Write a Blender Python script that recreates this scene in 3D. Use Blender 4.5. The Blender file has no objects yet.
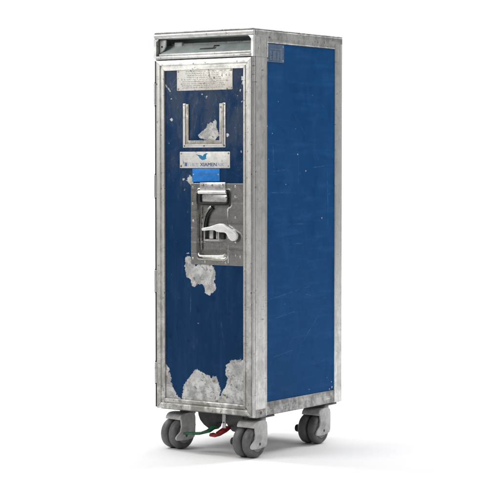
import bpy, bmesh, math, random
import numpy as np
from mathutils import Vector, Matrix

random.seed(7)
R = math.radians
SC = bpy.context.scene
COL = SC.collection

# ------------------------------------------------------------------ camera
cam_d = bpy.data.cameras.new('camera')
cam = bpy.data.objects.new('camera', cam_d)
COL.objects.link(cam)
AZ, DIST, HGT = R(35.624), 4.6308, 0.7089
cam.location = (DIST * math.sin(AZ), -DIST * math.cos(AZ), HGT)
cam.rotation_euler = (R(90 - 2.678), 0, AZ - R(0.004))
cam_d.sensor_width = 36
cam_d.lens = 1839.2 / 500 * 36
cam_d.clip_end = 60
SC.camera = cam

# ------------------------------------------------------------------ studio light
world = bpy.data.worlds.new('World')
SC.world = world
world.use_nodes = True
world.node_tree.nodes['Background'].inputs['Color'].default_value = (1.0, 0.995, 0.985, 1)
world.node_tree.nodes['Background'].inputs['Strength'].default_value = 0.14


def lamp(name, loc, target, w, h, power, color=(1, 1, 1)):
    l = bpy.data.lights.new(name, 'AREA')
    l.shape = 'RECTANGLE'
    l.size, l.size_y, l.energy, l.color = w, h, power, color
    o = bpy.data.objects.new(name, l)
    COL.objects.link(o)
    o.location = loc
    o.rotation_euler = (Vector(target) - Vector(loc)).to_track_quat('-Z', 'Y').to_euler()
    return o


RV = Vector((math.cos(AZ), math.sin(AZ), 0))          # right in the picture
FV = Vector((-math.sin(AZ), math.cos(AZ), 0))         # away from the camera


def vw(r, f, z):
    return RV * r + FV * f + Vector((0, 0, z))


lamp('key_softbox', vw(-2.0, -0.85, 1.80), (0, 0, 1.05), 1.3, 1.0, 29, (1, 0.985, 0.96))
lamp('side_softbox', vw(2.2, -0.9, 1.5), (0.1, 0, 0.7), 1.5, 1.5, 16.5)
lamp('overhead_softbox', vw(0.0, 0.1, 3.2), (0, 0, 0), 3.2, 3.0, 43)
lamp('backdrop_lamp', vw(-2.2, 1.2, 2.9), vw(-0.8, 3.0, 0.8), 1.6, 1.0, 78)
lamp('backdrop_lamp', vw(2.2, 1.2, 2.9), vw(0.8, 3.0, 0.8), 1.6, 1.0, 78)

SC.view_settings.view_transform = 'Standard'
SC.view_settings.look = 'None'
SC.view_settings.gamma = 1
SC.view_settings.exposure = 0.0


# ------------------------------------------------------------------ node helper
class NT:
    def __init__(s, name):
        s.m = bpy.data.materials.new(name)
        s.m.use_nodes = True
        s.t = s.m.node_tree
        s.b = s.t.nodes['Principled BSDF']
        s._co = None

    def n(s, typ, **k):
        x = s.t.nodes.new(typ)
        for a, v in k.items():
            setattr(x, a, v)
        return x

    def link(s, a, b):
        s.t.links.new(a, b)

    def put(s, sock, v):
        if hasattr(v, 'is_output'):
            s.link(v, sock)
        else:
            if sock.type == 'RGBA' and len(v) == 3:
                v = (*v, 1)
            sock.default_value = v

    def set(s, **k):
        for a, v in k.items():
            s.put(s.b.inputs[a.replace('_', ' ')], v)

    def co(s, scale=(1, 1, 1), rot=(0, 0, 0), loc=(0, 0, 0)):
        if s._co is None:
            s._co = s.n('ShaderNodeTexCoord').outputs['Object']
        mp = s.n('ShaderNodeMapping')
        s.link(s._co, mp.inputs['Vector'])
        mp.inputs['Scale'].default_value = scale
        mp.inputs['Rotation'].default_value = rot
        mp.inputs['Location'].default_value = loc
        return mp.outputs['Vector']

    def noise(s, scale, detail=4, rough=.55, dist=0, vec=None):
        x = s.n('ShaderNodeTexNoise')
        x.inputs['Scale'].default_value = scale
        x.inputs['Detail'].default_value = detail
        x.inputs['Roughness'].default_value = rough
        x.inputs['Distortion'].default_value = dist
        s.link(vec if vec is not None else s.co(), x.inputs['Vector'])
        return x.outputs['Fac']

    def ramp(s, f, a, b, lo=0., hi=1.):
        x = s.n('ShaderNodeMapRange')
        x.interpolation_type = 'SMOOTHSTEP'
        s.put(x.inputs['Value'], f)
        x.inputs['From Min'].default_value = a
        x.inputs['From Max'].default_value = b
        x.inputs['To Min'].default_value = lo
        x.inputs['To Max'].default_value = hi
        return x.outputs['Result']

    def math(s, op, a, b=0., c=None):
        x = s.n('ShaderNodeMath', operation=op)
        s.put(x.inputs[0], a)
        s.put(x.inputs[1], b)
        if c is not None:
            s.put(x.inputs[2], c)
        return x.outputs[0]

    def mix(s, f, a, b):
        x = s.n('ShaderNodeMix', data_type='RGBA')
        s.put(x.inputs[0], f)
        s.put(x.inputs[6], a)
        s.put(x.inputs[7], b)
        return x.outputs[2]

    def attr(s, name):
        return s.n('ShaderNodeAttribute', attribute_name=name).outputs['Fac']

    def bump(s, h, strength=.3, dist=.001):
        x = s.n('ShaderNodeBump')
        x.inputs['Strength'].default_value = strength
        x.inputs['Distance'].default_value = dist
        s.put(x.inputs['Height'], h)
        s.link(x.outputs['Normal'], s.b.inputs['Normal'])


def alu(name, light=(.66, .655, .64), dark=(.40, .395, .38), dirt=.5, axis='z', rough=.42, metal=.85, seed=0., low_dirt=0., dents=.25):
    """worn aluminium: blotches, grain along one axis, scratches, pits and grime"""
    m = NT(name)
    st = {'z': (70, 70, 2.5), 'y': (70, 2.5, 70), 'x': (2.5, 70, 70), '': (25, 25, 25)}[axis]
    o = (seed, seed * 1.7, seed * .6)
    blot = m.math('ADD', m.math('MULTIPLY', m.noise(1, 7, .66, .4, m.co((16, 16, 12), loc=o)), .5), m.math('MULTIPLY', m.noise(1, 5, .62, .3, m.co((75, 75, 60), loc=o)), .5))
    grain = m.noise(1, 4, .65, 0, m.co(st, loc=o))
    fine = m.noise(1, 2, .5, 0, m.co((420, 420, 300), loc=o))
    pits = m.noise(1, 3, .6, .3, m.co((150, 150, 95), loc=o))
    stain = m.noise(1, 7, .72, .8, m.co((30, 30, 24), loc=(o[0] + 5, o[1], o[2] + 3)))
    scr = m.noise(1, 2, .5, .2, m.co((st[0] * 4, st[1] * 4, st[2] * 4), rot=(.12, .1, .07), loc=o))
    nk = {'z': (55, 55, 330), 'y': (330, 55, 110), 'x': (55, 330, 110), '': (140, 140, 200)}[axis]
    nick = m.ramp(m.noise(1, 2, .5, .4, m.co(nk, rot=(.05, .04, .02), loc=o)), .70 - .02 * dirt, .75 - .02 * dirt)
    c = m.mix(m.ramp(blot, .38, .62), light, dark)
    c = m.mix(m.ramp(grain, .46, .74, 0, .55), c, tuple(x * .55 for x in dark))
    c = m.mix(m.ramp(scr, .62, .72, 0, .6), c, (.86, .86, .85))
    thr = .63 - .06 * dirt
    stf = m.ramp(stain, thr, thr + .13, 0, .30 + .35 * dirt)
    if low_dirt:
        sep = m.n('ShaderNodeSeparateXYZ')
        m.link(m.co(), sep.inputs[0])
        lo = m.ramp(sep.outputs[2], .80, .08)
        s2 = m.ramp(stain, .34, .62, 0, low_dirt)
        stf = m.math('MAXIMUM', stf, m.math('MULTIPLY', lo, s2))
    c = m.mix(stf, c, (.17, .16, .142))
    c = m.mix(m.math('MULTIPLY', nick, .7), c, (.07, .065, .058))
    pf = m.ramp(pits, .66 - .03 * dirt, .73 - .03 * dirt, 0, .85)
    c = m.mix(pf, c, (.055, .050, .044))
    m.set(Base_Color=c, Metallic=m.math('MULTIPLY', metal, m.math('SUBTRACT', 1., m.math('MAXIMUM', m.math('MULTIPLY', stf, .6), pf))),
          Roughness=m.math('ADD', m.ramp(blot, .3, .7, rough - .1, rough + .12), m.math('MULTIPLY', fine, .06)))
    h = m.math('ADD', m.math('MULTIPLY', blot, dents * 5), m.math('ADD', m.math('MULTIPLY', grain, .35), m.math('MULTIPLY', pf, -.8)))
    m.bump(h, .35, .0009)
    return m.m


def plain(name, col, rough=.5, metal=0., var=.25, bump=.15, scale=40., spec=.5):
    m = NT(name)
    a = m.noise(scale, 5, .6)
    b = m.noise(scale * 6, 3, .6)
    c = m.mix(m.ramp(a, .35, .7), tuple(x * (1 + var * .4) for x in col), tuple(x * (1 - var) for x in col))
    m.set(Base_Color=c, Metallic=metal, Roughness=m.ramp(b, .3, .7, rough - .06, rough + .08))
    m.b.inputs['Specular IOR Level'].default_value = spec
    m.bump(m.math('ADD', a, m.math('MULTIPLY', b, .4)), bump, .0008)
    return m.m


def paint(name, col, col2, bare, spec=.25, rough=.42, seed=0., vertical=True, scuff_haze=None, dents=2.2, ragged=1.):
    """scuffed painted panel; the chips and scratches come from the mesh's own wear map (metres to the chip's edge)"""
    m = NT(name)
    o = (seed, seed * 2.1, seed * .7)
    big = m.noise(1, 6, .6, .5, m.co((7, 7, 4), loc=o))
    st = m.noise(1, 5, .62, .2, m.co((60, 60, 5) if vertical else (9, 9, 70), loc=o))
    fine = m.noise(1, 3, .6, 0, m.co((260, 260, 260), loc=o))
    c = m.mix(m.ramp(big, .3, .7), col, col2)
    c = m.mix(m.ramp(st, .46, .76, 0, .45), c, tuple(x * 1.6 + .012 for x in col))
    cl = m.noise(1, 8, .72, 1.0, m.co((18, 18, 14), loc=(o[0], 7, 7)))
    c = m.mix(m.ramp(cl, .50, .70, 0, .40), c, tuple(x * 1.35 + .014 for x in col))
    c = m.mix(m.ramp(cl, .46, .30, 0, .45), c, tuple(x * .62 for x in col))
    c = m.mix(m.ramp(fine, .55, .75, 0, .25), c, tuple(x * .45 for x in col))
    if scuff_haze:       # grey scuffs plus a softbox reflection's haze painted in, stronger towards the top
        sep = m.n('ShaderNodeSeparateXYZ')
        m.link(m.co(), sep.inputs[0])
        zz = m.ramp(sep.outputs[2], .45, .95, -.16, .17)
        haze_mask = m.math('ADD', m.noise(1, 7, .66, .7, m.co((13, 13, 8), loc=(2, 5, 1))), zz)
        c = m.mix(m.ramp(haze_mask, .47, .70, 0, .72), c, scuff_haze)
        haze_fleck = m.noise(1, 6, .7, .5, m.co((120, 120, 60), loc=(4, 5, 1)))
        c = m.mix(m.math('MULTIPLY', m.ramp(haze_mask, .46, .62), m.ramp(haze_fleck, .5, .72, 0, .55)), c, tuple(x * 1.9 for x in scuff_haze))
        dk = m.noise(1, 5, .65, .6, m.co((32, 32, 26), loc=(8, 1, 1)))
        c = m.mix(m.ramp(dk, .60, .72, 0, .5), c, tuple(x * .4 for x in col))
    # faint hairline scratches in three directions
    for k, (sc, rot, th) in enumerate([((900, 900, 9), (.2, .25, 0), .70), ((14, 14, 800), (.1, .05, 0), .71), ((700, 700, 12), (-.6, .5, .2), .72)]):
        v = m.noise(1, 2, .5, .15, m.co(sc, rot=rot, loc=(o[0] + k * 3, 0, k)))
        gate = m.ramp(m.noise(1, 3, .5, 0, m.co((9, 9, 7), loc=(k * 4.1, seed, 2))), .5, .66)
        c = m.mix(m.math('MULTIPLY', gate, m.ramp(v, th, th + .06, 0, .3)), c, tuple(x * 1.3 + .10 for x in col))
    # small specks of lost paint
    sp = m.noise(1, 3, .55, .5, m.co((75, 75, 75), loc=(o[0] + 9, 2, 4)))
    gate = m.ramp(m.noise(1, 2, .5, 0, m.co((6, 6, 5), loc=(1, seed + 3, 7))), .48, .62)
    c = m.mix(m.math('MULTIPLY', gate, m.ramp(sp, .735, .75, 0, .8)), c, (.45, .46, .47))
    w = m.attr('wear')
    jit = m.math('ADD', m.math('MULTIPLY', m.math('SUBTRACT', m.noise(1, 6, .7, .4, m.co((55, 55, 55), loc=o)), .5), .020),
                 m.math('MULTIPLY', m.math('SUBTRACT', m.noise(1, 2, .6, .0, m.co((170, 170, 170), loc=o)), .5), .009))
    jit = m.math('MULTIPLY', jit, ragged)
    d = m.math('ADD', w, jit)
    f = m.ramp(d, .0004, -.0004)
    s = m.attr('scratch')
    ds = m.math('ADD', s, m.math('MULTIPLY', m.math('SUBTRACT', m.noise(1, 3, .6, 0, m.co((60, 60, 60), loc=o)), .5), .004))
    fs = m.math('MULTIPLY', m.ramp(ds, .0013, -.0004, 0, .24), m.ramp(m.noise(1, 4, .7, 0, m.co((30, 30, 30), loc=(1, 2, 3))), .40, .62))
    c = m.mix(fs, c, (.16, .30, .44))
    bl = m.noise(1, 7, .65, .4, m.co((38, 38, 38), loc=(o[0], 3, 1)))
    bp = m.noise(1, 5, .7, .8, m.co((85, 85, 85), loc=(o[0], 6, 2)))
    bc = m.mix(m.ramp(bl, .36, .64), tuple(x * 1.12 for x in bare), tuple(x * .60 for x in bare))
    bc = m.mix(m.ramp(bp, .55, .66, 0, .9), bc, (.14, .115, .085))
    bc = m.mix(m.ramp(m.noise(1, 4, .6, .3, m.co((210, 210, 210), loc=o)), .56, .68, 0, .6), bc, (.22, .21, .19))
    rim = m.ramp(d, -.0003, -.0013)
    bc = m.mix(m.math('MULTIPLY_ADD', rim, .65, .35), (.60, .61, .62), bc)
    c = m.mix(f, c, bc)
    m.set(Base_Color=c, Metallic=m.math('MULTIPLY', f, .25), Roughness=m.math('ADD', m.ramp(big, .3, .7, rough - .08, rough + .10), m.math('MULTIPLY', f, .15)))
    m.b.inputs['Specular IOR Level'].default_value = spec
    h = m.math('ADD', m.math('MULTIPLY', f, -1.6), m.math('ADD', m.math('MULTIPLY', big, dents), m.math('MULTIPLY', m.math('MULTIPLY', bp, f), .8)))
    m.bump(m.math('ADD', h, m.math('MULTIPLY', st, .15)), .3, .0012)
    return m.m


# ------------------------------------------------------------------ mesh helpers
def obj(name, bm, mats, parent=None, smooth=None, recalc=True):
    if recalc:
        bmesh.ops.recalc_face_normals(bm, faces=bm.faces)
    me = bpy.data.meshes.new(name)
    bm.to_mesh(me)
    bm.free()
    for m in (mats if isinstance(mats, (list, tuple)) else [mats]):
        me.materials.append(m)
    if smooth is not None:
        me.shade_smooth()
        try:
            me.set_sharp_from_angle(angle=R(smooth))
        except Exception:
            pass
    o = bpy.data.objects.new(name, me)
    COL.objects.link(o)
    if parent is not None:
        o.parent = parent
    return o


def newest(bm, n0):
    return list(bm.faces)[n0:]


def bevel(bm, faces, w, seg=2):
    if w <= 0:
        return
    es = set()
    for f in faces:
        es.update(f.edges)
    es = [e for e in es if len(e.link_faces) == 2 and e.calc_face_angle(0) > R(25)]
    bmesh.ops.bevel(bm, geom=es, offset=w, segments=seg, profile=.5, affect='EDGES', clamp_overlap=True)


def sub(bm, tmp, mi=0):
    """append a temporary bmesh to bm with a material index"""
    bmesh.ops.recalc_face_normals(tmp, faces=tmp.faces)
    vm = {v: bm.verts.new(v.co) for v in tmp.verts}
    for f in tmp.faces:
        try:
            nf = bm.faces.new([vm[v] for v in f.verts])
            nf.material_index = mi
        except ValueError:
            pass
    tmp.free()


def box(bm, x0, x1, y0, y1, z0, z1, bv=0., mi=0, seg=2):
    t = bmesh.new()
    vs = [t.verts.new((x, y, z)) for x in (x0, x1) for y in (y0, y1) for z in (z0, z1)]
    for q in ((0, 1, 3, 2), (4, 6, 7, 5), (0, 4, 5, 1), (2, 3, 7, 6), (0, 2, 6, 4), (1, 5, 7, 3)):
        t.faces.new([vs[i] for i in q])
    bmesh.ops.recalc_face_normals(t, faces=t.faces)
    bevel(t, t.faces, bv, seg)
    sub(bm, t, mi)


def prism(bm, pts, a, b, plane='xz', bv=0., mi=0, seg=2):
    """polygon extruded from a to b along the plane's normal axis"""
    def P(p, h):
        return {'xz': (p[0], h, p[1]), 'yz': (h, p[0], p[1]), 'xy': (p[0], p[1], h)}[plane]
    t = bmesh.new()
    A = [t.verts.new(P(p, a)) for p in pts]
    B = [t.verts.new(P(p, b)) for p in pts]
    n = len(pts)
    t.faces.new(A)
    t.faces.new(B)
    for i in range(n):
        t.faces.new((A[i], A[(i + 1) % n], B[(i + 1) % n], B[i]))
    bmesh.ops.recalc_face_normals(t, faces=t.faces)
    bevel(t, t.faces, bv, seg)
    sub(bm, t, mi)


def rrect(x0, x1, z0, z1, r, n=5):
    out = []
    for cx, cz, a0 in ((x1 - r, z1 - r, 0), (x0 + r, z1 - r, 90), (x0 + r, z0 + r, 180), (x1 - r, z0 + r, 270)):
        for i in range(n + 1):
            a = R(a0 + 90 * i / n)
            out.append((cx + r * math.cos(a), cz + r * math.sin(a)))
    return out


def loft(bm, loops, close_first=False, close_last=False, mi=0):
    """rings of equal length joined into a skin"""
    t = bmesh.new()
    L = [[t.verts.new(p) for p in l] for l in loops]
    n = len(L[0])
    for a, b in zip(L, L[1:]):
        for i in range(n):
            t.faces.new((a[i], a[(i + 1) % n], b[(i + 1) % n], b[i]))
    if close_first:
        t.faces.new(L[0])
    if close_last:
        t.faces.new(L[-1])
    sub(bm, t, mi)


def disc(bm, c, r, h, axis='y', n=14, dome=.5, mi=0):
    """domed rivet head standing h proud along -axis (or +x for axis 'x')"""
    loops = []
    for k in range(4):
        a = k / 3 * math.pi / 2
        rr = r * (1 - dome + dome * math.cos(a)) if k else r
        hh = h * (k / 3 if k else 0)
        if k == 3:
            rr = max(r * .35, r * (1 - dome))
        ring = []
        for i in range(n):
            u, v = rr * math.cos(2 * math.pi * i / n), rr * math.sin(2 * math.pi * i / n)
            ring.append({'y': (c[0] + u, c[1] - hh, c[2] + v), 'x': (c[0] + hh, c[1] + u, c[2] + v)}[axis])
        loops.append(ring)
    loft(bm, loops, False, True, mi)


def tube(bm, pts, r, n=10, mi=0):
    pts = [Vector(p) for p in pts]
    loops = []
    up = Vector((0, 1, 0))
    for i, p in enumerate(pts):
        d = (pts[min(i + 1, len(pts) - 1)] - pts[max(i - 1, 0)]).normalized()
        s = d.cross(up)
        if s.length < 1e-4:
            s = d.cross(Vector((1, 0, 0)))
        s.normalize()
        u2 = s.cross(d).normalized()
        rr = r[i] if isinstance(r, (list, tuple)) else r
        loops.append([p + s * rr * math.cos(2 * math.pi * k / n) + u2 * rr * math.sin(2 * math.pi * k / n) for k in range(n)])
    loft(bm, loops, True, True, mi)


def lathe_x(bm, cx, cy, cz, prof, n=40, mi=0):
    """profile of (x offset, radius) turned about an axle along x"""
    loops = [[(cx + a, cy + r * math.cos(2 * math.pi * k / n), cz + r * math.sin(2 * math.pi * k / n)) for k in range(n)] for a, r in prof]
    loft(bm, loops, True, True, mi)


def tag(o, label, cat=None, group=None, kind=None):
    if label:
        o['label'] = label
    if cat:
        o['category'] = cat
    if group:
        o['group'] = group
    if kind:
        o['kind'] = kind
    return o


# ------------------------------------------------------------------ materials
M_POST = alu('bare_aluminium_upright', (.83, .825, .815), (.60, .595, .585), .6, 'z', .33, metal=.95, seed=1.3, low_dirt=.18, dents=.10)
M_RAIL = alu('scuffed_aluminium_rail', (.54, .54, .535), (.25, .248, .242), 1.3, 'y', .46, seed=4.1, dents=.4)
M_DOORF = alu('pale_aluminium_door_frame', (.83, .815, .785), (.60, .59, .565), .65, 'z', .42, seed=2.2, low_dirt=.6)
M_DOORH = alu('pale_aluminium_door_rail', (.83, .815, .785), (.57, .56, .535), .6, 'x', .40, seed=7.7, low_dirt=.8)
M_ROOF = alu('dull_roof_sheet', (.34, .335, .325), (.20, .195, .185), .7, '', .5, metal=.7, seed=15.)
M_CAP = alu('aluminium_top_edge', (.76, .755, .74), (.56, .555, .54), .5, 'x', .42, seed=9.)
M_PLATE = alu('engraved_aluminium_plate', (.80, .79, .77), (.64, .63, .6), .35, 'x', .5, metal=.5, seed=3.)
M_STAIN = alu('stained_data_plate', (.82, .81, .78), (.70, .665, .595), 1.05, '', .5, metal=.35, seed=12.)
M_STEEL = alu('worn_stainless_steel', (.68, .665, .64), (.36, .352, .335), .25, 'x', .24, metal=.97, seed=5., dents=.35)
M_STEELB = alu('bright_handle_steel', (.80, .79, .775), (.60, .59, .575), .15, '', .30, metal=.85, seed=6.)
M_LEVER = plain('pale_cast_lever', (.84, .84, .83), .34, .15, .15, .1, 60)
M_DARK = plain('dark_gap', (.018, .018, .018), .7, 0, .3)
M_RUBBER = plain('black_rubber', (.016, .016, .017), .6, 0, .3, .2, 60)
M_TYRE = plain('grey_rubber_tyre', (.120, .120, .123), .44, 0, .28, .12, 45, .35)
M_FORK = plain('grey_plastic_fork', (.46, .455, .45), .5, 0, .3, .2, 45, .4)
M_FORKD = plain('dark_grey_cast_metal', (.10, .10, .10), .5, .3, .4, .3, 50)
M_CAM = plain('black_greasy_cam', (.03, .031, .031), .5, .2, .4, .3, 50)
M_HUB = plain('grey_hub', (.22, .22, .22), .5, 0, .3)
M_GREEN = plain('green_pedal_paint', (.009, .115, .052), .5, 0, .8, .3, 90)
M_RED = plain('red_pedal_paint', (.29, .012, .014), .5, 0, .8, .3, 90)
M_DRAWER = plain('grey_green_drawer', (.42, .475, .465), .45, 0, .18, .15, 25)
M_BRKT = plain('light_grey_moulded_bracket', (.55, .57, .56), .45, 0, .15, .15, 50)
M_RIVET = alu('rivet_head', (.55, .54, .52), (.30, .29, .27), .8, '', .4, seed=8.)
M_RUST = plain('rusty_rivet', (.20, .12, .075), .6, .3, .4, .3, 300)
M_INKB = plain('navy_print', (.014, .075, .27), .5, 0, .4, .05, 300)
M_INKF = plain('faded_blue_print', (.34, .40, .52), .5, 0, .4, .05, 300)
M_TEAL = plain('teal_blue_print', (.004, .21, .42), .45, 0, .25, .05, 200)
M_INKG = plain('grey_engraving', (.25, .235, .21), .6, 0, .5, .05, 400)
M_TAPE = plain('bright_blue_tape', (.018, .215, .66), .5, 0, .22, .35, 70, .3)
M_TAPEI = plain('worn_blue_print', (.05, .19, .52), .5, 0, .4, .05, 300)
M_TAN = alu('grimy_channel', (.57, .54, .49), (.38, .355, .31), .8, 'z', .5, metal=.5, seed=14.)
M_PLAC = plain('translucent_blue_placard', (.055, .105, .20), .4, 0, .3, .1, 60)
M_PLACI = plain('pale_placard_print', (.17, .215, .28), .5, 0, .4, .05, 300)
M_FRONT = paint('scuffed_navy_paint', (.0038, .032, .097), (.0060, .040, .113), (.61, .61, .60), .09, .44, seed=0.7, scuff_haze=(.062, .082, .125), dents=5.)
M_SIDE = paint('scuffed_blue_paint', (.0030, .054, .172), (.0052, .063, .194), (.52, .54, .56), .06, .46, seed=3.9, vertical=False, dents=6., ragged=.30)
m = NT('white_studio_sweep')
nz = m.noise(3., 4)
m.set(Base_Color=m.mix(nz, (.90, .90, .905), (.92, .92, .92)), Roughness=.85)
m.b.inputs['Specular IOR Level'].default_value = .15
M_SWEEP = m.m

# ------------------------------------------------------------------ studio sweep (floor that curves up into the backdrop)
bm = bmesh.new()
prof = [(-3.4, 0.0), (-1.5, 0.0), (0.0, 0.0), (1.6, 0.0)]
RAD = 1.2
for i in range(1, 17):
    a = R(90 * i / 16)
    prof.append((1.6 + RAD * math.sin(a), RAD - RAD * math.cos(a)))
prof += [(1.6 + RAD, 4.2)]
for s in (-1, 1):
    pass
rows = [[bm.verts.new(vw(r, f, z)) for r in (-4.0, -1.5, 0, 1.5, 4.0)] for f, z in prof]
for a, b in zip(rows, rows[1:]):
    for i in range(4):
        bm.faces.new((a[i], a[i + 1], b[i + 1], b[i]))
fl = obj('floor', bm, M_SWEEP, smooth=40)
tag(fl, 'seamless white studio floor curving up into the backdrop', None, None, 'structure')

# ------------------------------------------------------------------ the trolley
X0, X1, YF, YB, ZB, ZT = -.151, .151, -.1965, .1965, .101, 1.031
TR = bpy.data.objects.new('airline_trolley', None)
COL.objects.link(TR)
tag(TR, 'tall narrow blue airline galley trolley with worn aluminium frame on four grey casters', 'trolley')
PX, PY0, PY1, PZ0, PZ1 = .151, -.141, .159, .133, .999       # side panel opening
DS = -.180                                                   # front of the box behind the door


def child(name, bm, mats, smooth=30, parent=TR, label=None):
    o = obj(name, bm, mats, parent, smooth)
    if label:
        o['label'] = label
    return o


# inner box
bm = bmesh.new()
box(bm, X0 + .004, X1 - .004, -.1785, YB - .003, ZB + .004, .964)
box(bm, X0 + .004, X1 - .004, -.120, YB - .003, .964, ZT - .004)
child('inner_box', bm, M_DARK)


# corner uprights
def upright(sx, sy):
    t = bmesh.new()
    if sy < 0:      # front: bead, groove, broad face, small lip toward the panel
        pr = [(.1474, YF + .0008), (.1500, YF), (.1512, YF + .0012), (.1512, -.1905), (.1498, -.1895), (.1498, -.1880), (.1514, -.1868),
              (.1514, -.1445), (.1522, -.1438), (.1522, -.1412), (.1480, -.1412), (.1468, -.170)]
        z1 = .964
        if sx < 0:      # hinge side: the broad face only, the door's seal closes the gap
            pr = pr[7:] + [(.1468, -.1868)]
            pr = [(.1468, -.1868), (.1514, -.1868)] + pr[:-1]
    else:
        pr = [(.1300, YB), (.1454, YB), (.1478, YB - .0005), (.1498, YB - .0018), (.1510, YB - .0036), (.1514, YB - .0060), (.1514, .1600), (.1500, .1592), (.1480, .1592), (.1480, .1800), (.1300, .1920)]
        z1 = 1.0125
    prism(t, [(p[0] * sx, p[1]) for p in pr], ZB, z1, 'xy', 0)
    if sy < 0:      # the part of the front upright that runs up past the drawer housing
        prism(t, [(p[0] * sx, p[1]) for p in [(.1470, -.1905), (.1498, -.1895), (.1498, -.1880), (.1514, -.1868), (.1514, -.1445), (.1522, -.1438),
                                             (.1522, -.1412), (.1470, -.1412)]], .9645, 1.0125, 'xy', 0)
    return t


bm = bmesh.new()
box(bm, X0 + .0002, -.1456, -.1935, -.1868, ZB + .004, .963, .0008)
child('door_seal', bm, M_RUBBER)
for sx in (1, -1):
    for sy in (-1, 1):
        child('corner_upright', upright(sx, sy), M_POST, 25)

# side rails (top and bottom, left and right), back rails
for sx in (1, -1):
    bm = bmesh.new()
    prism(bm, [(.146 * sx, ZB), (.1500 * sx, ZB), (.1508 * sx, ZB + .0015), (.1508 * sx, PZ0 - .002), (.1516 * sx, PZ0 - .0012), (.1516 * sx, PZ0), (.146 * sx, PZ0)],
          -.1412, .1592, 'xz', 0)
    for y in (-.118, .02, .145):
        disc(bm, (.1508, y, .117), .0042, .0012, 'x') if sx > 0 else None
    o = child('bottom_rail', bm, M_RAIL, 25)
    bm = bmesh.new()
    prism(bm, [(.146 * sx, PZ1), (.1514 * sx, PZ1), (.1514 * sx, PZ1 + .0016), (.1507 * sx, PZ1 + .0024), (.1507 * sx, ZT - .0045), (.1480 * sx, ZT - .001), (.146 * sx, ZT - .001)],
          -.1412, .1592, 'xz', 0)
    prism(bm, [(.146 * sx, 1.0128), (.1507 * sx, 1.0128), (.1507 * sx, ZT - .0045), (.1480 * sx, ZT - .001), (.146 * sx, ZT - .001)], -.1860, -.1412, 'xz', 0)
    prism(bm, [(.146 * sx, 1.0128), (.1507 * sx, 1.0128), (.1507 * sx, ZT - .0045), (.1480 * sx, ZT - .001), (.146 * sx, ZT - .001)], .1592, .1940, 'xz', 0)
    child('top_rail', bm, M_RAIL, 25)

# small corner castings along the lower edge
bm = bmesh.new()
box(bm, .128, .1522, -.1860, -.1460, ZB - .0020, .1190, .0008)
disc(bm, (.1522, -.1660, .1100), .0042, .0014, 'x', mi=1)
child('corner_bracket', bm, [M_RAIL, M_RUST])
# roof
bm = bmesh.new()
prism(bm, [(X0 + .0004, ZT - .0016), (X0 + .0026, ZT + .0010), (X1 - .003, ZT + .0010), (X1 - .0008, ZT - .0008), (X1 - .0008, ZT - .0022), (X1 - .006, ZT - .0026), (X0 + .0004, ZT - .0028)], YF + .0012, YB - .0008, 'xz', .0004)
child('roof', bm, M_ROOF)
# back
bm = bmesh.new()
box(bm, -.1295, .1295, YB - .0045, YB - .0015, ZB + .002, ZT - .003, .0008)
child('back_panel', bm, M_SIDE)
# underside
bm = bmesh.new()
box(bm, X0 + .005, X1 - .005, -.178, YB - .003, ZB - .002, ZB + .0035, .001)
child('base_plate', bm, M_FORKD)


# ---- wear maps
def sd_poly(P, poly):
    poly = np.array(poly)
    d = np.full(len(P), 9.)
    inside = np.zeros(len(P), bool)
    n = len(poly)
    for i in range(n):
        a, b = poly[i], poly[(i + 1) % n]
        e = b - a
        w = P - a
        t = np.clip((w @ e) / max(e @ e, 1e-12), 0, 1)
        d = np.minimum(d, np.linalg.norm(w - t[:, None] * e, axis=1))
        c = ((a[1] > P[:, 1]) != (b[1] > P[:, 1])) & (P[:, 0] < (b[0] - a[0]) * (P[:, 1] - a[1]) / ((b[1] - a[1]) if b[1] != a[1] else 1e-12) + a[0])
        inside ^= c
    return np.where(inside, -d, d)


def sd_seg(P, a, b, r):
    a, b = np.array(a), np.array(b)
    e = b - a
    w = P - a
    t = np.clip((w @ e) / max(e @ e, 1e-12), 0, 1)
    return np.linalg.norm(w - t[:, None] * e, axis=1) - r


def panel_grid(u0, u1, v0, v1, step, to3, polys, dots, scratches, hole=None):
    nu, nv = int((u1 - u0) / step) + 1, int((v1 - v0) / step) + 1
    U, V = np.linspace(u0, u1, nu), np.linspace(v0, v1, nv)
    g = np.stack(np.meshgrid(U, V), -1).reshape(-1, 2)
    wear = np.full(len(g), .05)
    for p in polys:
        wear = np.minimum(wear, sd_poly(g, p))
    for (a, b, r) in dots:
        wear = np.minimum(wear, np.hypot(g[:, 0] - a, g[:, 1] - b) - r)
    scr = np.full(len(g), .05)
    for a, b, r in scratches:
        scr = np.minimum(scr, sd_seg(g, a, b, r))
    verts = [to3(a, b) for a, b in g]
    faces = []
    for j in range(nv - 1):
        for i in range(nu - 1):
            if hole and hole[0] < U[i] and U[i + 1] < hole[1] and hole[2] < V[j] and V[j + 1] < hole[3]:
                continue
            k = j * nu + i
            faces.append((k, k + 1, k + nu + 1, k + nu))
    me = bpy.data.meshes.new('panel')
    me.from_pydata(verts, [], faces)
    for nm, arr in (('wear', wear), ('scratch', scr)):
        at = me.attributes.new(nm, 'FLOAT', 'POINT')
        at.data.foreach_set('value', arr.astype(np.float32))
    me.update()
    return me


def mesh_obj(name, me, mat, parent):
    me.name = name
    me.materials.append(mat)
    o = bpy.data.objects.new(name, me)
    COL.objects.link(o)
    o.parent = parent
    return o


mm = lambda L: [(a / 1000, b / 1000) for a, b in L]

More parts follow.
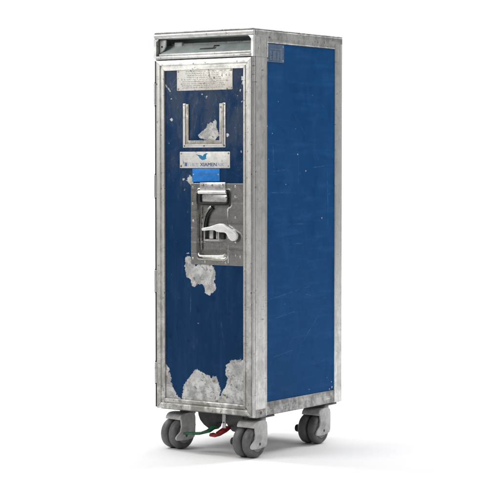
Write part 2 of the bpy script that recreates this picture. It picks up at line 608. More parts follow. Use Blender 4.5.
# right side panel
side_dots = [(-.0149, .7949, .0006), (-.0055, .7324, .0018), (.0078, .7287, .0010), (.0305, .6917, .0014), (-.0574, .659, .0008), (.1027, .5732, .0018), (-.1153, .7825, .0012), (.0152, .5136, .0010),
             (.128, .168, .0012), (.148, .155, .0014), (.151, .141, .0026), (.139, .137, .0018), (-.136, .80, .001), (-.131, .72, .0012), (.06, .88, .0008), (-.09, .86, .0007)]
side_scr = [((-.0028, .7287), (-.0025, .6326), .0002), ((-.0506, .5614), (.035, .5606), .0006), ((-.0505, .5143), (.0219, .5118), .0005), ((-.13, .69), (-.05, .695), .0004),
            ((.06, .70), (.13, .705), .0002), ((-.115, .775), (-.108, .70), .0004), ((-.10, .76), (-.07, .742), .0003), ((-.135, .38), (.05, .405), .0003), ((-.13, .33), (-.02, .345), .0003),
            ((.0, .39), (.12, .37), .0003), ((.02, .27), (.09, .33), .0003), ((.128, .69), (.131, .55), .0003), ((-.02, .83), (.03, .78), .0002), ((.1, .86), (.14, .83), .0003),
            ((-.12, .64), (.14, .633), .0002), ((.05, .205), (.12, .215), .0002), ((-.11, .24), (-.03, .25), .0002)]
me = panel_grid(PY0 - .001, PY1 + .001, PZ0 - .001, PZ1 + .001, .0016, lambda a, b: (.1494, a, b), [], side_dots, side_scr)
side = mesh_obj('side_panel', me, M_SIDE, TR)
me = panel_grid(PY0 - .001, PY1 + .001, PZ0 - .001, PZ1 + .001, .01, lambda a, b: (-.1494, a, b), [], [], side_scr[:6])
mesh_obj('side_panel', me, M_SIDE, TR)
# backing of the panels
# placard on the side panel
bm = bmesh.new()
box(bm, .1494, .1504, -.1395, -.0677, .9545, .9975, .0003)
random.seed(3)
for cx0, cx1 in ((-.128, -.117), (-.114, -.100), (-.096, -.087), (-.084, -.073)):
    z = .981
    while z > .960:
        L = random.uniform(.5, 1.)
        box(bm, .1504, .1506, cx0, cx0 + (cx1 - cx0) * L, z - .0011, z, 0, 1)
        z -= .0019
box(bm, .1504, .1506, -.126, -.075, .9850, .9862, 0, 1)
box(bm, .1504, .1507, -.1392, -.068, .9545, .9556, 0, 1)
box(bm, .1504, .1507, -.0692, -.068, .9560, .9970, 0, 1)
for y in (-.136, -.0718):
    for z in (.9585, .9925):
        disc(bm, (.1504, y, z), .0022, .001, 'x', 10, mi=2)
child('placard', bm, [M_PLAC, M_PLACI, M_RIVET], 30, side, 'small blue-grey data placard riveted at the top corner')

# ------------------------------------------------------------------ door
DX0, DX1, DZ0, DZ1 = -.1452, .1457, .1035, .9635


def sweep_side(bm, prof, which, gap=.0004):
    """one mitred side of the door frame; prof = (distance inward, height proud of the slab)"""
    t = bmesh.new()
    ends = []
    for e in (0, 1):
        row = []
        for d, h in prof:
            y = DS - h
            g = gap if d > .002 else .0
            if which == 'left':
                p = (DX0 + d, y, (DZ0 + d + g) if e == 0 else (DZ1 - d - g))
            elif which == 'right':
                p = (DX1 - d, y, (DZ0 + d + g) if e == 0 else (DZ1 - d - g))
            elif which == 'top':
                p = ((DX0 + d + g) if e == 0 else (DX1 - d - g), y, DZ1 - d)
            else:
                p = ((DX0 + d + g) if e == 0 else (DX1 - d - g), y, DZ0 + d)
            row.append(t.verts.new(p))
        ends.append(row)
    for i in range(len(prof) - 1):
        t.faces.new((ends[0][i], ends[0][i + 1], ends[1][i + 1], ends[1][i]))
    sub(bm, t)


FP = [(0, .001), (0, .0145), (.0016, .0162), (.0030, .0165), (.0118, .0165), (.0130, .0158), (.0140, .0136), (.0148, .0132), (.0188, .0132), (.0194, .0148), (.0205, .0158), (.0245, .0158), (.0258, .0148), (.0262, .0098)]
FB = [(0, .001), (0, .0145), (.0016, .0162), (.0030, .0165), (.0085, .0165), (.0095, .0158), (.0102, .0138), (.0116, .0136), (.0122, .0150), (.0132, .0158), (.0172, .0158), (.0184, .0146), (.0188, .0098)]
FB = [(d * .0262 / .0188, h) for d, h in FB]
bm = bmesh.new()
for w in ('left', 'right'):
    sweep_side(bm, FP, w)
door = child('door', bm, M_DOORF, 22)
# slab behind the frame
bm = bmesh.new()
box(bm, DX0 + .002, DX1 - .002, DS - .0085, DS - .0015, DZ0 + .002, .4685)
box(bm, DX0 + .002, DX1 - .002, DS - .0085, DS - .0015, .6575, DZ1 - .002)
box(bm, DX0 + .002, -.0265, DS - .0085, DS - .0015, .4685, .6575)
box(bm, .0905, DX1 - .002, DS - .0085, DS - .0015, .4685, .6575)
child('door_core', bm, M_DARK, 30, door)
bm = bmesh.new()
sweep_side(bm, FP, 'top')
child('door_rail', bm, M_DOORH, 22, door)
bm = bmesh.new()
sweep_side(bm, FB, 'bottom')
random.seed(21)
child('door_rail', bm, M_DOORH, 22, door, 'scuffed grimy lower door rail')

# painted door panel with its chips
mid = mm([(-57.5, 479.4), (-61.3, 458.7), (-53.8, 432.4), (-41.3, 427.0), (-37.6, 412.4), (-30.2, 406.8), (-21.3, 416.0), (-4.4, 418.4), (1.4, 408.1), (5.1, 391.8), (15.3, 389.9), (28.4, 397.5),
          (34.3, 412.3), (30.6, 423.8), (34.3, 444.3), (28.5, 458.7), (10.2, 466.9), (-4.4, 467.6), (-26.4, 461.0), (-37.5, 468.3), (-41.2, 482.9), (-48.6, 483.8)])
ub = mm([(-17.5, 777.7), (-10.9, 786.4), (2.8, 792.8), (9.9, 805.8), (19.2, 807.9), (28.4, 809.9), (33.8, 815.1), (37.1, 809.8), (35.5, 799.0), (40.9, 790.3), (42.5, 777.2), (32.7, 764.6), (13.7, 764.8), (-8.2, 769.1)])
bot = mm([(-116.4, 214.9), (-110.0, 204.5), (-104.0, 175.2), (-99.8, 160.3), (-93.2, 154.4), (-86.6, 138.5), (-70.5, 127.0), (-63.9, 162.4), (-39.6, 194.0), (-25.7, 203.8), (-7.3, 202.0), (15.6, 190.3),
          (35.7, 191.7), (45.7, 174.1), (47.5, 159.6), (46.8, 144.1), (63.6, 166.2), (70.1, 190.4), (62.9, 200.9), (65.6, 222.9), (83.6, 236.2), (125, 240), (125, 110), (-125, 110), (-125, 222)])
lab = mm([(-54.1, 668.4), (-44.1, 681.6), (-35.8, 677.3), (-33, 661.9), (-41.3, 653.3), (-46.9, 661.8)])
cor = mm([(113, 918), (118, 917), (119, 900), (114, 902), (111, 910)])
cor2 = mm([(-121, 905), (-112, 893), (-103, 884), (-106, 892), (-117, 903)])
front_dots = [(-.0997, .819, .0042), (-.1007, .8689, .0024), (-.0054, .8779, .0026), (.0017, .8725, .0022), (.0067, .872, .0028), (.0716, .7792, .0040), (-.0635, .6719, .0022), (-.0538, .4901, .0022),
              (-.0486, .4897, .0018), (-.095, .842, .001), (.108, .885, .0012), (.101, .872, .0008), (-.06, .645, .0015), (-.05, .59, .0012), (.10, .70, .0008), (-.08, .31, .0008), (.09, .30, .0008),
              (.114, .86, .0014), (-.109, .76, .0012), (.112, .74, .001)]
front_scr = [((-.0413, .3769), (-.0428, .345), .0004), ((-.0425, .37), (-.041, .395), .0003), ((-.1, .90), (-.09, .915), .0006), ((-.113, .885), (-.085, .903), .0008), ((.07, .90), (.11, .925), .0003),
             ((.085, .69), (.115, .675), .0004), ((.02, .84), (.04, .85), .0002), ((-.1, .56), (-.09, .50), .0002), ((-.08, .72), (-.07, .66), .0002), ((.05, .33), (.06, .27), .0002), ((-.09, .30), (-.07, .24), .0002)]
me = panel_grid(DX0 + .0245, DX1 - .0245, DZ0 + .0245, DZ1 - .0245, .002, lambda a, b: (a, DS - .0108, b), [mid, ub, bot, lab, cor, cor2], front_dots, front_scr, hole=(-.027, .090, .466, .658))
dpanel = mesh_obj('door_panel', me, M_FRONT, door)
dpanel['label'] = 'navy door panel with large chipped patches of bare metal'
YP = DS - .0108      # front of the painted panel

# hinges on the left edge
for z0, z1 in ((.8542, .9073), (.6260, .6814), (.3914, .4458), (.1645, .2165)):
    bm = bmesh.new()
    tube(bm, [(-.1474, YF + .0012, z0), (-.1474, YF + .0012, z0 + .0005), (-.1474, YF + .0012, z1 - .0005), (-.1474, YF + .0012, z1)], [.0030, .0037, .0037, .0030], 14)
    box(bm, -.1515, -.1462, YF + .003, YF + .012, z0 + .001, z1 - .001, .0006)
    box(bm, -.1512, -.1455, YF + .0018, YF + .006, z0 - .003, z0 - .0002, .0004, 1)
    box(bm, -.1512, -.1455, YF + .0018, YF + .006, z1 + .0002, z1 + .003, .0004, 1)
    child('hinge', bm, [M_POST, M_DARK], 30, door)


def textmesh(body, size, mat_index, bm, x, z, y, width=None, shear=0., height=None, bold=0.):
    """lettering as flat raised print on the front, its lower left corner at (x, z)"""
    cu = bpy.data.curves.new('lettering', 'FONT')
    cu.body = body
    cu.size = 1.0
    cu.extrude = .02
    cu.shear = shear
    ob = bpy.data.objects.new('lettering', cu)
    COL.objects.link(ob)
    dg = bpy.context.evaluated_depsgraph_get()
    dg.update()
    ev = ob.evaluated_get(dg)
    me = ev.to_mesh()
    co = np.array([v.co[:] for v in me.vertices]) if len(me.vertices) else np.zeros((0, 3))
    if len(co):
        lo, hi = co.min(0), co.max(0)
        sx = width / (hi[0] - lo[0]) if width else 1.
        sz = height / (hi[1] - lo[1]) if height else sx
        for k in range(3 if bold else 1):
            vs = [bm.verts.new((x + (c[0] - lo[0]) * sx + k * bold, y - c[2] * .01 - k * .00006, z + (c[1] - lo[1]) * sz)) for c in co]
            for p in me.polygons:
                try:
                    f = bm.faces.new([vs[i] for i in p.vertices])
                    f.material_index = mat_index
                except ValueError:
                    pass
    ev.to_mesh_clear()
    bpy.data.objects.remove(ob)
    bpy.data.curves.remove(cu)


# data plate with its worn engraving
bm = bmesh.new()
prism(bm, rrect(-.0822, .0864, .8878, .9385, .002, 3), YP, YP - .0014, 'xz', .0003)
random.seed(11)
for k in range(9):
    z = .9328 - k * .0049
    x = -.058 + random.uniform(0, .008) - (.012 if k > 3 else 0)
    xe = .052 + random.uniform(-.008, .012) + (.01 if k > 4 else 0)
    while x < xe:
        wl = random.uniform(.004, .012)
        xx = x
        while xx < x + wl:
            lw = random.uniform(.0007, .0012)
            h = random.choice((.0016, .0016, .0023))
            if random.random() < .88:
                box(bm, xx, xx + lw * .55, YP - .0016, YP - .0014, z, z + h, 0, 1)
                if random.random() < .6:
                    zz = z + random.choice((0, h * .45, h * .8))
                    box(bm, xx + lw * .55, xx + lw, YP - .0016, YP - .0014, zz, zz + .0006, 0, 1)
            xx += lw + .0006
        x += wl + random.uniform(.0018, .003)
for x in (-.078, .0822):
    for z in (.8920, .9343):
        disc(bm, (x, YP - .0014, z), .0026, .0012, 'y', 12, mi=2)
child('data_plate', bm, [M_STAIN, M_INKG, M_RIVET], 30, door)

# card holder: a U of folded strip
bm = bmesh.new()
UY = YP
uo = [(-.0636, .8564), (-.0636, .7488), (.0655, .7488), (.0655, .8564)]
prism(bm, [(-.0636, .8564), (-.0636, .7488), (.0655, .7488), (.0655, .8564), (.0568, .8564), (.0568, .7575), (-.0548, .7575), (-.0548, .8564)], UY, UY - .0018, 'xz', .0004)
prism(bm, [(-.0547, .8550), (-.0547, .7576), (.0567, .7576), (.0567, .8550), (.0478, .8550), (.0478, .7662), (-.0458, .7662), (-.0458, .8550)], UY, UY - .0030, 'xz', .0005, 1)
prism(bm, [(-.0575, .8556), (-.0575, .7545), (.0595, .7545), (.0595, .8556), (.0577, .8556), (.0577, .7563), (-.0557, .7563), (-.0557, .8556)], UY - .0017, UY - .0042, 'xz', .0005)
for x, z in ((-.0590, .753), (.001, .7532), (.0613, .7532)):
    disc(bm, (x, UY - .0018, z), .0024, .0012, 'y', 12, mi=2)
for x, z in ((-.0500, .761), (.0525, .761), (-.0503, .846), (.0523, .846)):
    disc(bm, (x, UY - .0030, z), .0026, .0012, 'y', 12, mi=3)
for x in (-.0600, .0622):
    disc(bm, (x, UY - .0018, .8515), .0022, .001, 'y', 12, mi=3)
child('card_holder', bm, [M_PLATE, M_TAN, M_RUST, M_RIVET], 30, door)

# name plate with the bird emblem
bm = bmesh.new()
prism(bm, rrect(-.0738, .0786, .6990, .7388, .0018, 3), YP, YP - .0014, 'xz', .0003)
yy = YP - .0014
bird = [(-26.2, 734.6), (-21.5, 732.2), (-16.5, 731.0), (-11.0, 730.6), (-6.5, 729.6), (-3.6, 727.2), (-1.5, 730.2), (1.2, 732.8), (5.0, 734.3), (9.0, 734.8), (13.4, 734.6), (10.2, 733.3), (8.0, 731.4),
        (7.0, 729.0), (6.8, 726.0), (6.2, 723.8), (9.6, 721.8), (5.2, 721.2), (2.0, 719.4), (-2.0, 718.6), (-6.0, 718.9), (-8.8, 720.4), (-11.5, 722.8), (-14.5, 726.2), (-18.5, 729.4), (-23.0, 732.4)]
prism(bm, mm(bird), yy + .0002, yy - .0002, 'xz', 0, 3)
textmesh('厦', .01, 1, bm, -.0592, .7033, yy, width=.0088, height=.0088, bold=.00022)
textmesh('门', .01, 2, bm, -.0475, .7030, yy, width=.0082, height=.0088)
textmesh('航', .01, 2, bm, -.0362, .7030, yy, width=.0085, height=.0088)
textmesh('空', .01, 2, bm, -.0250, .7030, yy, width=.0082, height=.0088)
textmesh('XIAMEN', .01, 1, bm, -.0115, .7034, yy, width=.0500, height=.0082, bold=.00022)
textmesh('AIR', .01, 2, bm, .0405, .7034, yy, width=.0200, height=.0080)
for x, rm in ((-.0695, 4), (.0742, 5)):
    for z in (.7035, .7343):
        disc(bm, (x, YP - .0014, z), .0026, .0012, 'y', 12, mi=rm if z < .71 else 5)
child('name_plate', bm, [M_PLATE, M_INKB, M_INKF, M_TEAL, M_RUST, M_RIVET], 30, door)

# bright blue strip below it
bm = bmesh.new()
prism(bm, [(-.0360, .6655), (-.0352, .6978), (.0470, .6978), (.0478, .6668), (.012, .6662)], YP, YP - .0009, 'xz', .0002)
random.seed(4)
x = -.028
while x < .038:
    lw = random.uniform(.002, .0034)
    box(bm, x, x + lw * .4, YP - .0011, YP - .0009, .681, .681 + random.choice((.0035, .0045)), 0, 1)
    box(bm, x, x + lw, YP - .00112, YP - .0009, .681 + random.choice((0, .0018, .0036)), .6826 + random.choice((0, .0018, .0030)), 0, 1)
    x += lw + .0012
for x in (-.0318, .0435):
    disc(bm, (x, YP - .0009, .6835), .0018, .0009, 'y', 10, mi=2)
child('blue_label', bm, [M_TAPE, M_TAPEI, M_BRKT], 30, door)

# ------------------------------------------------------------------ latch assembly
bm = bmesh.new()
LY = YP - .0022                                  # face of the latch plate
DD = .0105                                       # depth of the dish
hole = []


def arc_pts(cx, cz, r, a0, a1, n=6):
    return [(cx + r * math.cos(R(a0 + (a1 - a0) * i / n)), cz + r * math.sin(R(a0 + (a1 - a0) * i / n))) for i in range(n + 1)]


hole = arc_pts(.0735, .6380, .009, 0, 90) + arc_pts(-.0130, .6380, .009, 90, 180) + arc_pts(-.0130, .4880, .009, 180, 270) + arc_pts(.0610, .4880, .009, 270, 360) \
    + [(.0700, .5300), (.0700, .5700), (.0700, .6000)] + arc_pts(.0745, .6125, .008, 270, 360, 4)
ox0, ox1, oz0, oz1 = -.0392, .1199, .4640, .6618


def inset(pts, d):
    c = Vector((.025, .563))
    out = []
    m_ = len(pts)
    for i in range(m_):
        a, b = Vector(pts[i - 1]), Vector(pts[(i + 1) % m_])
        t = (b - a).normalized()
        nrm = Vector((-t.y, t.x))
        out.append((pts[i][0] + nrm.x * d, pts[i][1] + nrm.y * d))
    return out


P3 = lambda L, y: [(a, y, b) for a, b in L]
oc = rrect(ox0, ox1, oz0, oz1, .0025, 3)
loft(bm, [P3(oc, YP), P3(oc, LY + .0005), P3(inset(oc, .0005), LY)])
rim = inset(hole, -.0032)


def ring_face(bm, outer, inner, y, mi=0):
    """flat sheet with a hole"""
    t = bmesh.new()
    es = []
    for L in (outer, inner):
        vs = [t.verts.new((a, y, b)) for a, b in L]
        es += [t.edges.new((vs[k - 1], vs[k])) for k in range(len(vs))]
    bmesh.ops.triangle_fill(t, use_beauty=True, use_dissolve=False, edges=es)
    sub(bm, t, mi)


ring_face(bm, inset(oc, .0005), rim, LY)
loft(bm, [P3(rim, LY), P3(inset(hole, -.0018), LY - .0012), P3(hole, LY - .0009), P3(inset(hole, .0022), LY + .003), P3(inset(hole, .0036), LY + DD - .002), P3(inset(hole, .0056), LY + DD)], False, True)
# vertical fold in the plate's right wing
box(bm, .0735, .0752, LY - .0007, LY + .0005, .4700, .6030, .0003)
for x, z in ((-.0325, .652), (-.0318, .570), (-.0330, .478), (.0955, .655), (.0952, .630), (.0955, .580), (.0962, .522), (.0965, .488), (-.0335, .612), (.110, .486), (.004, .4705), (.066, .4700)):
    disc(bm, (x, LY, z), .0033, .0012, 'y', 14, mi=1)
latch = child('latch', bm, [M_STEEL, M_RIVET], 35, door)
# sub-part level is door > latch; the handles are parts of the trolley's door
bm = bmesh.new()
prism(bm, [(-.0098, .6640), (.0676, .6648), (.0676, .6440), (-.0098, .6440)], LY - .0002, LY - .0030, 'xz', .0006)
for x, z, r, mi in ((-.0005, .6568, .0048, 1), (.0279, .6570, .0034, 1), (.0578, .6572, .0048, 1)):
    disc(bm, (x, LY - .0030, z), r, .0024, 'y', 16, mi=mi)
tube(bm, [(-.0155, LY - .0015, .6400), (-.0140, LY - .0015, .6402), (.0692, LY - .0015, .6408), (.0708, LY - .0015, .6408)], [.0032, .0046, .0046, .0032], 14)
# hanging grip: a thick loop, its inner plate set back
gl = rrect(-.0150, .0775, .6105, .6400, .006, 4)
prism(bm, rrect(-.0080, .0735, .6165, .6350, .002, 3), LY + .005, LY + .0022, 'xz', .0005)
for x, z in ((.002, .6305), (.0095, .6320), (.066, .6280)):
    disc(bm, (x, LY + .0022, z), .0022, .0012, 'y', 10, mi=1)
child('carry_handle', bm, [M_STEELB, M_RIVET], 35, door)
bm = bmesh.new()
t1 = rrect(-.0188, .0800, .6085, .6455, .007, 5)
t2 = rrect(-.0140, .0752, .6130, .6400, .005, 5)
loft(bm, [P3(t1, LY + .0095), P3(t1, LY + .0012), P3(t2, LY + .0012), P3(t2, LY + .0098)], False, True)
tube(bm, [(-.0108, LY + .001, .6395), (-.0112, LY - .0005, .625), (-.0100, LY - .0008, .6165), (-.006, LY - .001, .6140), (.02, LY - .001, .6135), (.066, LY - .001, .6140), (.0718, LY - .0008, .6165),
          (.0735, LY - .0005, .6260), (.0700, LY + .001, .6395)], .0024, 10)
child('handle_gasket', bm, M_RUBBER, 35, door)

# curved cam arm in the dish
bm = bmesh.new()
cl = [(.0225, .6035), (.0150, .5985), (.0085, .5910), (.0040, .5820), (.0010, .5720), (-.0010, .5610), (-.0020, .5500)]


def ribbon(cl, w, y0, y1, mi, off=0.):
    L, Rr = [], []
    for i, p in enumerate(cl):
        a, b = Vector(cl[max(i - 1, 0)]), Vector(cl[min(i + 1, len(cl) - 1)])
        t = (b - a).normalized()
        nn = Vector((-t.y, t.x))
        L.append((p[0] + nn.x * (w / 2 + off), p[1] + nn.y * (w / 2 + off)))
        Rr.append((p[0] - nn.x * (w / 2 - off), p[1] - nn.y * (w / 2 - off)))
    prism(bm, L + Rr[::-1], y0, y1, 'xz', .0006, mi)


ribbon(cl, .0050, LY + .0102, LY + .0015, 0, -.0025)
ribbon(cl, .0046, LY + .0102, LY + .0045, 1, .0028)
tube(bm, [(-.0125, LY + .0090, .606), (-.0130, LY + .0075, .57), (-.0130, LY + .0075, .52), (-.0125, LY + .0090, .500)], .0026, 10)
box(bm, -.0100, -.0010, LY + .005, LY + .0102, .5660, .5740, .0012)
disc(bm, (-.0045, LY + .0103, .5185), .0040, .004, 'y', 12)
disc(bm, (-.0065, LY + .0103, .5765), .0026, .007, 'y', 12)
child('cam_arm', bm, [M_STEEL, M_RUBBER], 35, door)

# bolt box under the lever
bm = bmesh.new()
t1 = rrect(-.0015, .0440, .5215, .5510, .0015, 2)
t2 = rrect(.0012, .0402, .5262, .5490, .001, 2)
loft(bm, [P3(t1, LY + .0102), P3(t1, LY + .0030), P3(t2, LY + .0030), P3(t2, LY + .0104)], False, False)
prism(bm, t2, LY + .0104, LY + .0100, 'xz', 0, 1)
box(bm, .0140, .0255, LY + .0040, LY + .0102, .5275, .5475, .001, 0)
box(bm, .0345, .0375, LY + .0045, LY + .0102, .5275, .5475, .0008, 0)
box(bm, .0470, .0575, LY + .0050, LY + .0104, .5265, .5460, .001, 1)
child('bolt_box', bm, [M_STEELB, M_RUBBER], 35, door)

# dish's rolled lower lip
bm = bmesh.new()
tube(bm, [(-.0172, LY + .003, .4915), (-.0160, LY + .0012, .4875), (-.0125, LY + .0008, .4852), (.0, LY + .0006, .4846), (.056, LY + .0006, .4858), (.0605, LY + .0012, .4878), (.0620, LY + .004, .4910)], [.0022, .0028, .0028, .0026, .0026, .0026, .0020], 12)
child('dish_lip', bm, M_STEELB, 40, door)

# pale lever: a cranked bar, thicker towards its paddle end
bm = bmesh.new()
lev = mm([(1.2, 553.0), (12.0, 555.4), (26.1, 557.6), (44.0, 563.0), (54.0, 565.4), (64.0, 564.8), (83.8, 554.6), (99.6, 546.0), (105.6, 541.8), (107.6, 537.6), (106.0, 530.4), (101.6, 525.6), (95.0, 523.6), (89.5, 524.8),
          (83.0, 529.2), (78.6, 536.6), (75.0, 541.6), (68.4, 544.0), (56.0, 544.2), (46.0, 545.2), (41.0, 548.6), (26.0, 548.6), (12.0, 547.4), (1.6, 547.0)])
prism(bm, lev, LY - .0020, LY - .0115, 'xz', .0022, 0, 3)
disc(bm, (.0900, LY, .5440), .0080, .0020, 'y', 20, .3)
child('lever', bm, M_LEVER, 40, door, 'pale cranked latch lever')
bm = bmesh.new()
lathe = [(.0118, 0), ]
ring = [(.0975 + .0148 * math.cos(2 * math.pi * k / 24), .5330 + .0130 * math.sin(2 * math.pi * k / 24)) for k in range(24)]
prism(bm, ring, LY + .0002, LY - .0007, 'xz', .0002)
child('lever_rest', bm, M_FORKD, 30, door, 'dark worn rest under the lever tip')

# ------------------------------------------------------------------ drawer housing above the door
bm = bmesh.new()
HX0, HX1 = -.1512, .1500
OX0, OX1, OZ0, OZ1 = -.1440, .1436, .9735, 1.0158
# rounded top band
prism(bm, [(YF + .0050, OZ1), (YF + .0026, OZ1 + .0012), (YF + .0009, OZ1 + .0034), (YF + .0001, OZ1 + .0062), (YF, ZT - .0062), (YF + .0016, ZT - .0032), (YF + .003, ZT - .0028), (-.1870, ZT - .0028), (-.1870, OZ1)], HX0, HX1, 'yz', 0)
# jambs, lower lip
for a, b in ((HX0 - .0002, OX0), (OX1, HX1 + .0006)):
    prism(bm, [(a, YF + .0003), (b, YF + .0003), (b, -.135), (a, -.135)], .9650, OZ1 - .0001, 'xy', .0)
prism(bm, [(YF - .0008, .9655), (YF - .0008, .9720), (YF + .0008, OZ0), (-.1880, OZ0), (-.1880, .9655)], OX0, OX1, 'yz', .0003)
# fillets in the upper corners and the strike plate at lower right
prism(bm, [(OX1, OZ1), (OX1 - .009, OZ1), (OX1, OZ1 - .009)], YF + .0012, YF + .004, 'xz', 0)
prism(bm, [(OX0, OZ1), (OX0 + .007, OZ1), (OX0, OZ1 - .007)], YF + .0012, YF + .004, 'xz', 0)
box(bm, .1130, .1432, YF - .0015, YF + .0008, .9693, .9713, .0003, 1)
hous = child('drawer_housing', bm, [M_CAP, M_RIVET], 30)
# corner bead over the upright, beside the housing
bm = bmesh.new()
box(bm, -.1440, .1436, -.1355, -.121, .9655, ZT - .006)
box(bm, -.1440, .1436, -.1870, -.1355, 1.0160, ZT - .006)
box(bm, -.1440, .1436, -.1875, -.1355, .9660, .9725)
child('housing_lining', bm, M_DRAWER, 30, hous)
bm = bmesh.new()
# sloping drawer front with a turned lip at the top and a slot pull
prism(bm, [(-.1880, .9738), (-.1860, .9800), (-.1600, 1.0015), (-.1500, 1.0020), (-.1500, .9738)], OX0 + .006, OX1 - .003, 'yz', .0006)
prism(bm, [(-.1580, 1.0010), (-.1600, 1.0040), (-.1570, 1.0062), (-.1480, 1.0062), (-.1480, 1.0010)], OX0 + .020, OX1 - .003, 'yz', .0006, 1)
box(bm, OX0 + .006, OX1 - .003, YF + .004, -.1878, .9738, .9792, .0008, 1)


def on_slope(t, up=.0):   # point on the sloping face: t 0 bottom .. 1 top
    return (-.1860 + .026 * t - .637 * up, .9800 + .0215 * t + .771 * up)


a, b, c, d = on_slope(.34, .0006), on_slope(.56, .0006), on_slope(.56, -.001), on_slope(.34, -.001)
prism(bm, [a, b, c, d], -.0240, .0230, 'yz', 0, 3)
a, b, c, d = on_slope(.48, .0022), on_slope(.66, .0022), on_slope(.66, .0), on_slope(.48, .0)
prism(bm, [a, b, c, d], -.0270, .0150, 'yz', .0003, 0)
prism(bm, [on_slope(.66, .0016), on_slope(.76, .0016), on_slope(.76, -.001), on_slope(.66, -.001)], .0130, .0290, 'yz', 0, 2)
child('drawer_front', bm, [M_DRAWER, M_CAP, M_DARK, M_FORKD], 30, hous, 'grey-green sloping drawer front with a dark slot pull')
# pivot bracket at the left
bm = bmesh.new()
prism(bm, [(-.1425, .9800), (-.1425, 1.0120), (-.1405, 1.0140), (-.1230, 1.0140), (-.1235, .9990), (-.1290, .9900)], -.1840, -.1795, 'xz', .0008)
disc(bm, (-.1350, -.1840, .9975), .0026, .0004, 'y', 14, .1, mi=1)
child('drawer_bracket', bm, [M_BRKT, M_DARK], 30, hous)
bm = bmesh.new()
box(bm, -.1120, -.0890, -.1640, -.1560, .9940, 1.0085, .0012)
child('drawer_stop', bm, M_BRKT, 30, hous)

# ------------------------------------------------------------------ casters
WR, AXZ = .0378, .0378


def make_caster():
    """caster about its swivel pivot at the origin; the wheels trail towards -y"""
    root = bpy.data.objects.new('caster', None)
    COL.objects.link(root)
    root.parent = TR
    ay = -.040
    b = bmesh.new()
    # side plate (right), outline in (y, z) relative to the axle
    pl = [(-.036, -.0095), (-.031, -.0135), (-.010, -.0150), (.018, -.0135), (.0275, -.0100), (.0315, -.0030), (.0322, .020), (.0322, .040), (.0300, .0475), (.0240, .0520), (.010, .0535),
          (-.010, .0520), (-.020, .0475), (-.0225, .0420), (-.0180, .0360), (-.0165, .0200), (-.0200, .0080), (-.0290, .0010), (-.0345, -.0040)]
    prism(b, [(ay + p, AXZ + q) for p, q in pl], .0275, .0325, 'yz', .0016, 0, 2)
    # hood over both wheels
    arc_i = [(ay + .0400 * math.cos(R(a)), AXZ + .0002 + .0400 * math.sin(R(a))) for a in range(30, 119, 8)]
    hd = [(.0312, .022), (.0312, .040), (.0290, .0470), (.0235, .0512), (.0100, .0527), (-.0060, .0520), (-.0140, .0492), (-.0190, .0440), (-.0215, .0378)]
    prism(b, arc_i[::-1] + [(ay + p, AXZ + q) for p, q in hd], -.0215, .0290, 'yz', .0045, 0, 4)
    # back web and shoulder under the pivot
    prism(b, [(ay + .028, AXZ - .006), (ay + .0318, AXZ - .006), (ay + .0318, AXZ + .045), (ay + .022, AXZ + .0515), (ay + .020, AXZ + .040)], -.0230, .0280, 'yz', .0012)
    ring = lambda r, z: [(r * math.cos(2 * math.pi * k / 24), -.004 + r * math.sin(2 * math.pi * k / 24), z) for k in range(24)]
    loft(b, [ring(.0200, AXZ + .046), ring(.0205, AXZ + .0515), ring(.0200, AXZ + .0540), ring(.0185, AXZ + .0560)], True, True)
    disc(b, (.0325, ay, AXZ - .0035), .0038, .0014, 'x', 12, mi=1)
    fork = obj('fork', b, [M_FORK, M_FORKD], root, 35)
    b = bmesh.new()
    box(b, -.030, .030, -.032, .026, AXZ + .0570, ZB - .0018, .001)
    loft(b, [ring(.019, AXZ + .0550), ring(.019, AXZ + .0575)], True, True)
    obj('mounting_plate', b, M_FORKD, root, 30)
    for cx in (-.0135, .0140):
        b = bmesh.new()
        hw = .0124
        lathe_x(b, cx, ay, AXZ, [(-hw + .002, .012), (-hw + .0015, .0255), (-hw, .0290), (-hw + .0008, .0335), (-hw + .0042, .0366), (-hw + .0085, WR), (hw - .0085, WR), (hw - .0042, .0366), (hw - .0008, .0335), (hw, .0290),
                                 (hw - .0015, .0255), (hw - .002, .012)], 48)
        w = obj('wheel', b, M_TYRE, root, 40)
        b = bmesh.new()
        lathe_x(b, cx, ay, AXZ, [(-hw - .0002, .006), (-hw - .0002, .0225), (-hw + .0025, .0240), (hw - .0025, .0240), (hw + .0002, .0225), (hw + .0002, .006)], 32)
        obj('hub', b, M_HUB, w, 40)
    b = bmesh.new()
    lathe_x(b, -.0285, ay, AXZ - .003, [(-.0228, .006), (-.0218, .0088), (-.0190, .0096), (-.010, .0098), (-.006, .0125), (.004, .0125)], 24)
    obj('axle_cap', b, M_RUBBER, root, 35)
    return root


def copy_tree(o, parent):
    c = o.copy()
    COL.objects.link(c)
    c.parent = parent
    for ch in list(o.children):
        copy_tree(ch, c)
    return c


c0 = make_caster()
spots = [(.1180, -.1280, 0), (-.1060, -.1150, -8), (.1180, .1500, 2), (-.1120, .1300, 60)]
for i, (x, y, a) in enumerate(spots):
    c = c0 if i == 0 else copy_tree(c0, TR)
    c.location = (x, y, 0)
    c.rotation_euler = (0, 0, R(a))

# ------------------------------------------------------------------ brake pedals between the front casters
bm = bmesh.new()
# green: flat foot bar in front, its arm runs back and up to the shaft
t = bmesh.new()


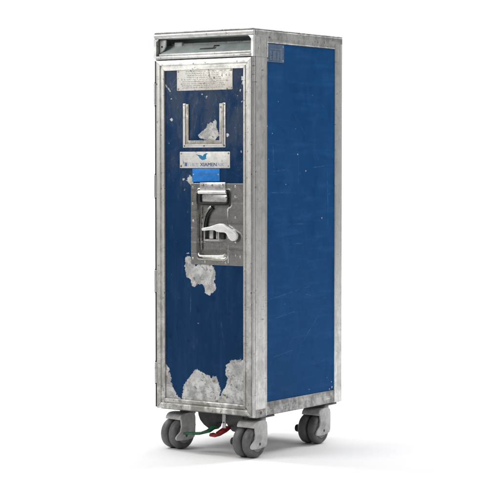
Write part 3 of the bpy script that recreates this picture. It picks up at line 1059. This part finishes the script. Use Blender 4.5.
def bar3(bm, pts, w, th, mi=0):
    """flat strip along 3-D points, width along y-ish, given thickness"""
    loops = []
    P = [Vector(p) for p in pts]
    for i, p in enumerate(P):
        d = (P[min(i + 1, len(P) - 1)] - P[max(i - 1, 0)]).normalized()
        s = d.cross(Vector((0, 0, 1))).normalized()
        u = s.cross(d).normalized()
        ww = w[i] if isinstance(w, (list, tuple)) else w
        loops.append([p + s * ww / 2 + u * th / 2, p - s * ww / 2 + u * th / 2, p - s * ww / 2 - u * th / 2, p + s * ww / 2 - u * th / 2])
    loft(bm, loops, True, True, mi)


bar3(bm, [(-.0570, -.1990, .0468), (-.0545, -.1985, .0468), (-.0300, -.1965, .0482), (-.0120, -.1930, .0495), (.0040, -.1800, .0550), (.0080, -.160, .0640)], [.010, .016, .019, .020, .019, .016], .0050)
child('brake_pedal', bm, M_GREEN, 30, TR, 'green release pedal')
bm = bmesh.new()
bar3(bm, [(.0200, -.1900, .0500), (.0230, -.1900, .0490), (.0330, -.1880, .0478), (.0370, -.1850, .0510), (.0440, -.1700, .0590), (.0460, -.155, .065)], [.015, .020, .022, .023, .022, .016], .0065)
child('brake_pedal', bm, M_RED, 30, TR, 'red brake pedal')
# hanger tab and cam cheeks
bm = bmesh.new()
box(bm, .0455, .0555, -.1795, -.1765, .0660, ZB - .001, .0008)
disc(bm, (.0505, -.1795, .0800), .0022, .0004, 'y', 12, .1, mi=1)
child('pedal_hanger', bm, [M_FORK, M_DARK])
bm = bmesh.new()
prism(bm, [(-.046, .1000), (-.044, .0880), (-.039, .0770), (-.028, .0660), (-.012, .0570), (.002, .0550), (.010, .0620), (.014, .0740), (.030, .0800), (.034, .1000)], -.158, -.135, 'xz', .0015)
tube(bm, [(-.030, -.140, .078), (-.026, -.140, .078), (.06, -.140, .078), (.064, -.140, .078)], .0075, 14)
prism(bm, [(.0350, .1000), (.0350, .0760), (.0420, .0640), (.0540, .0550), (.0680, .0530), (.0780, .0580), (.0860, .0720), (.0860, .1000)], -.150, -.128, 'xz', .0015, 1)
child('pedal_shaft', bm, [M_CAM, M_FORKD], 30)
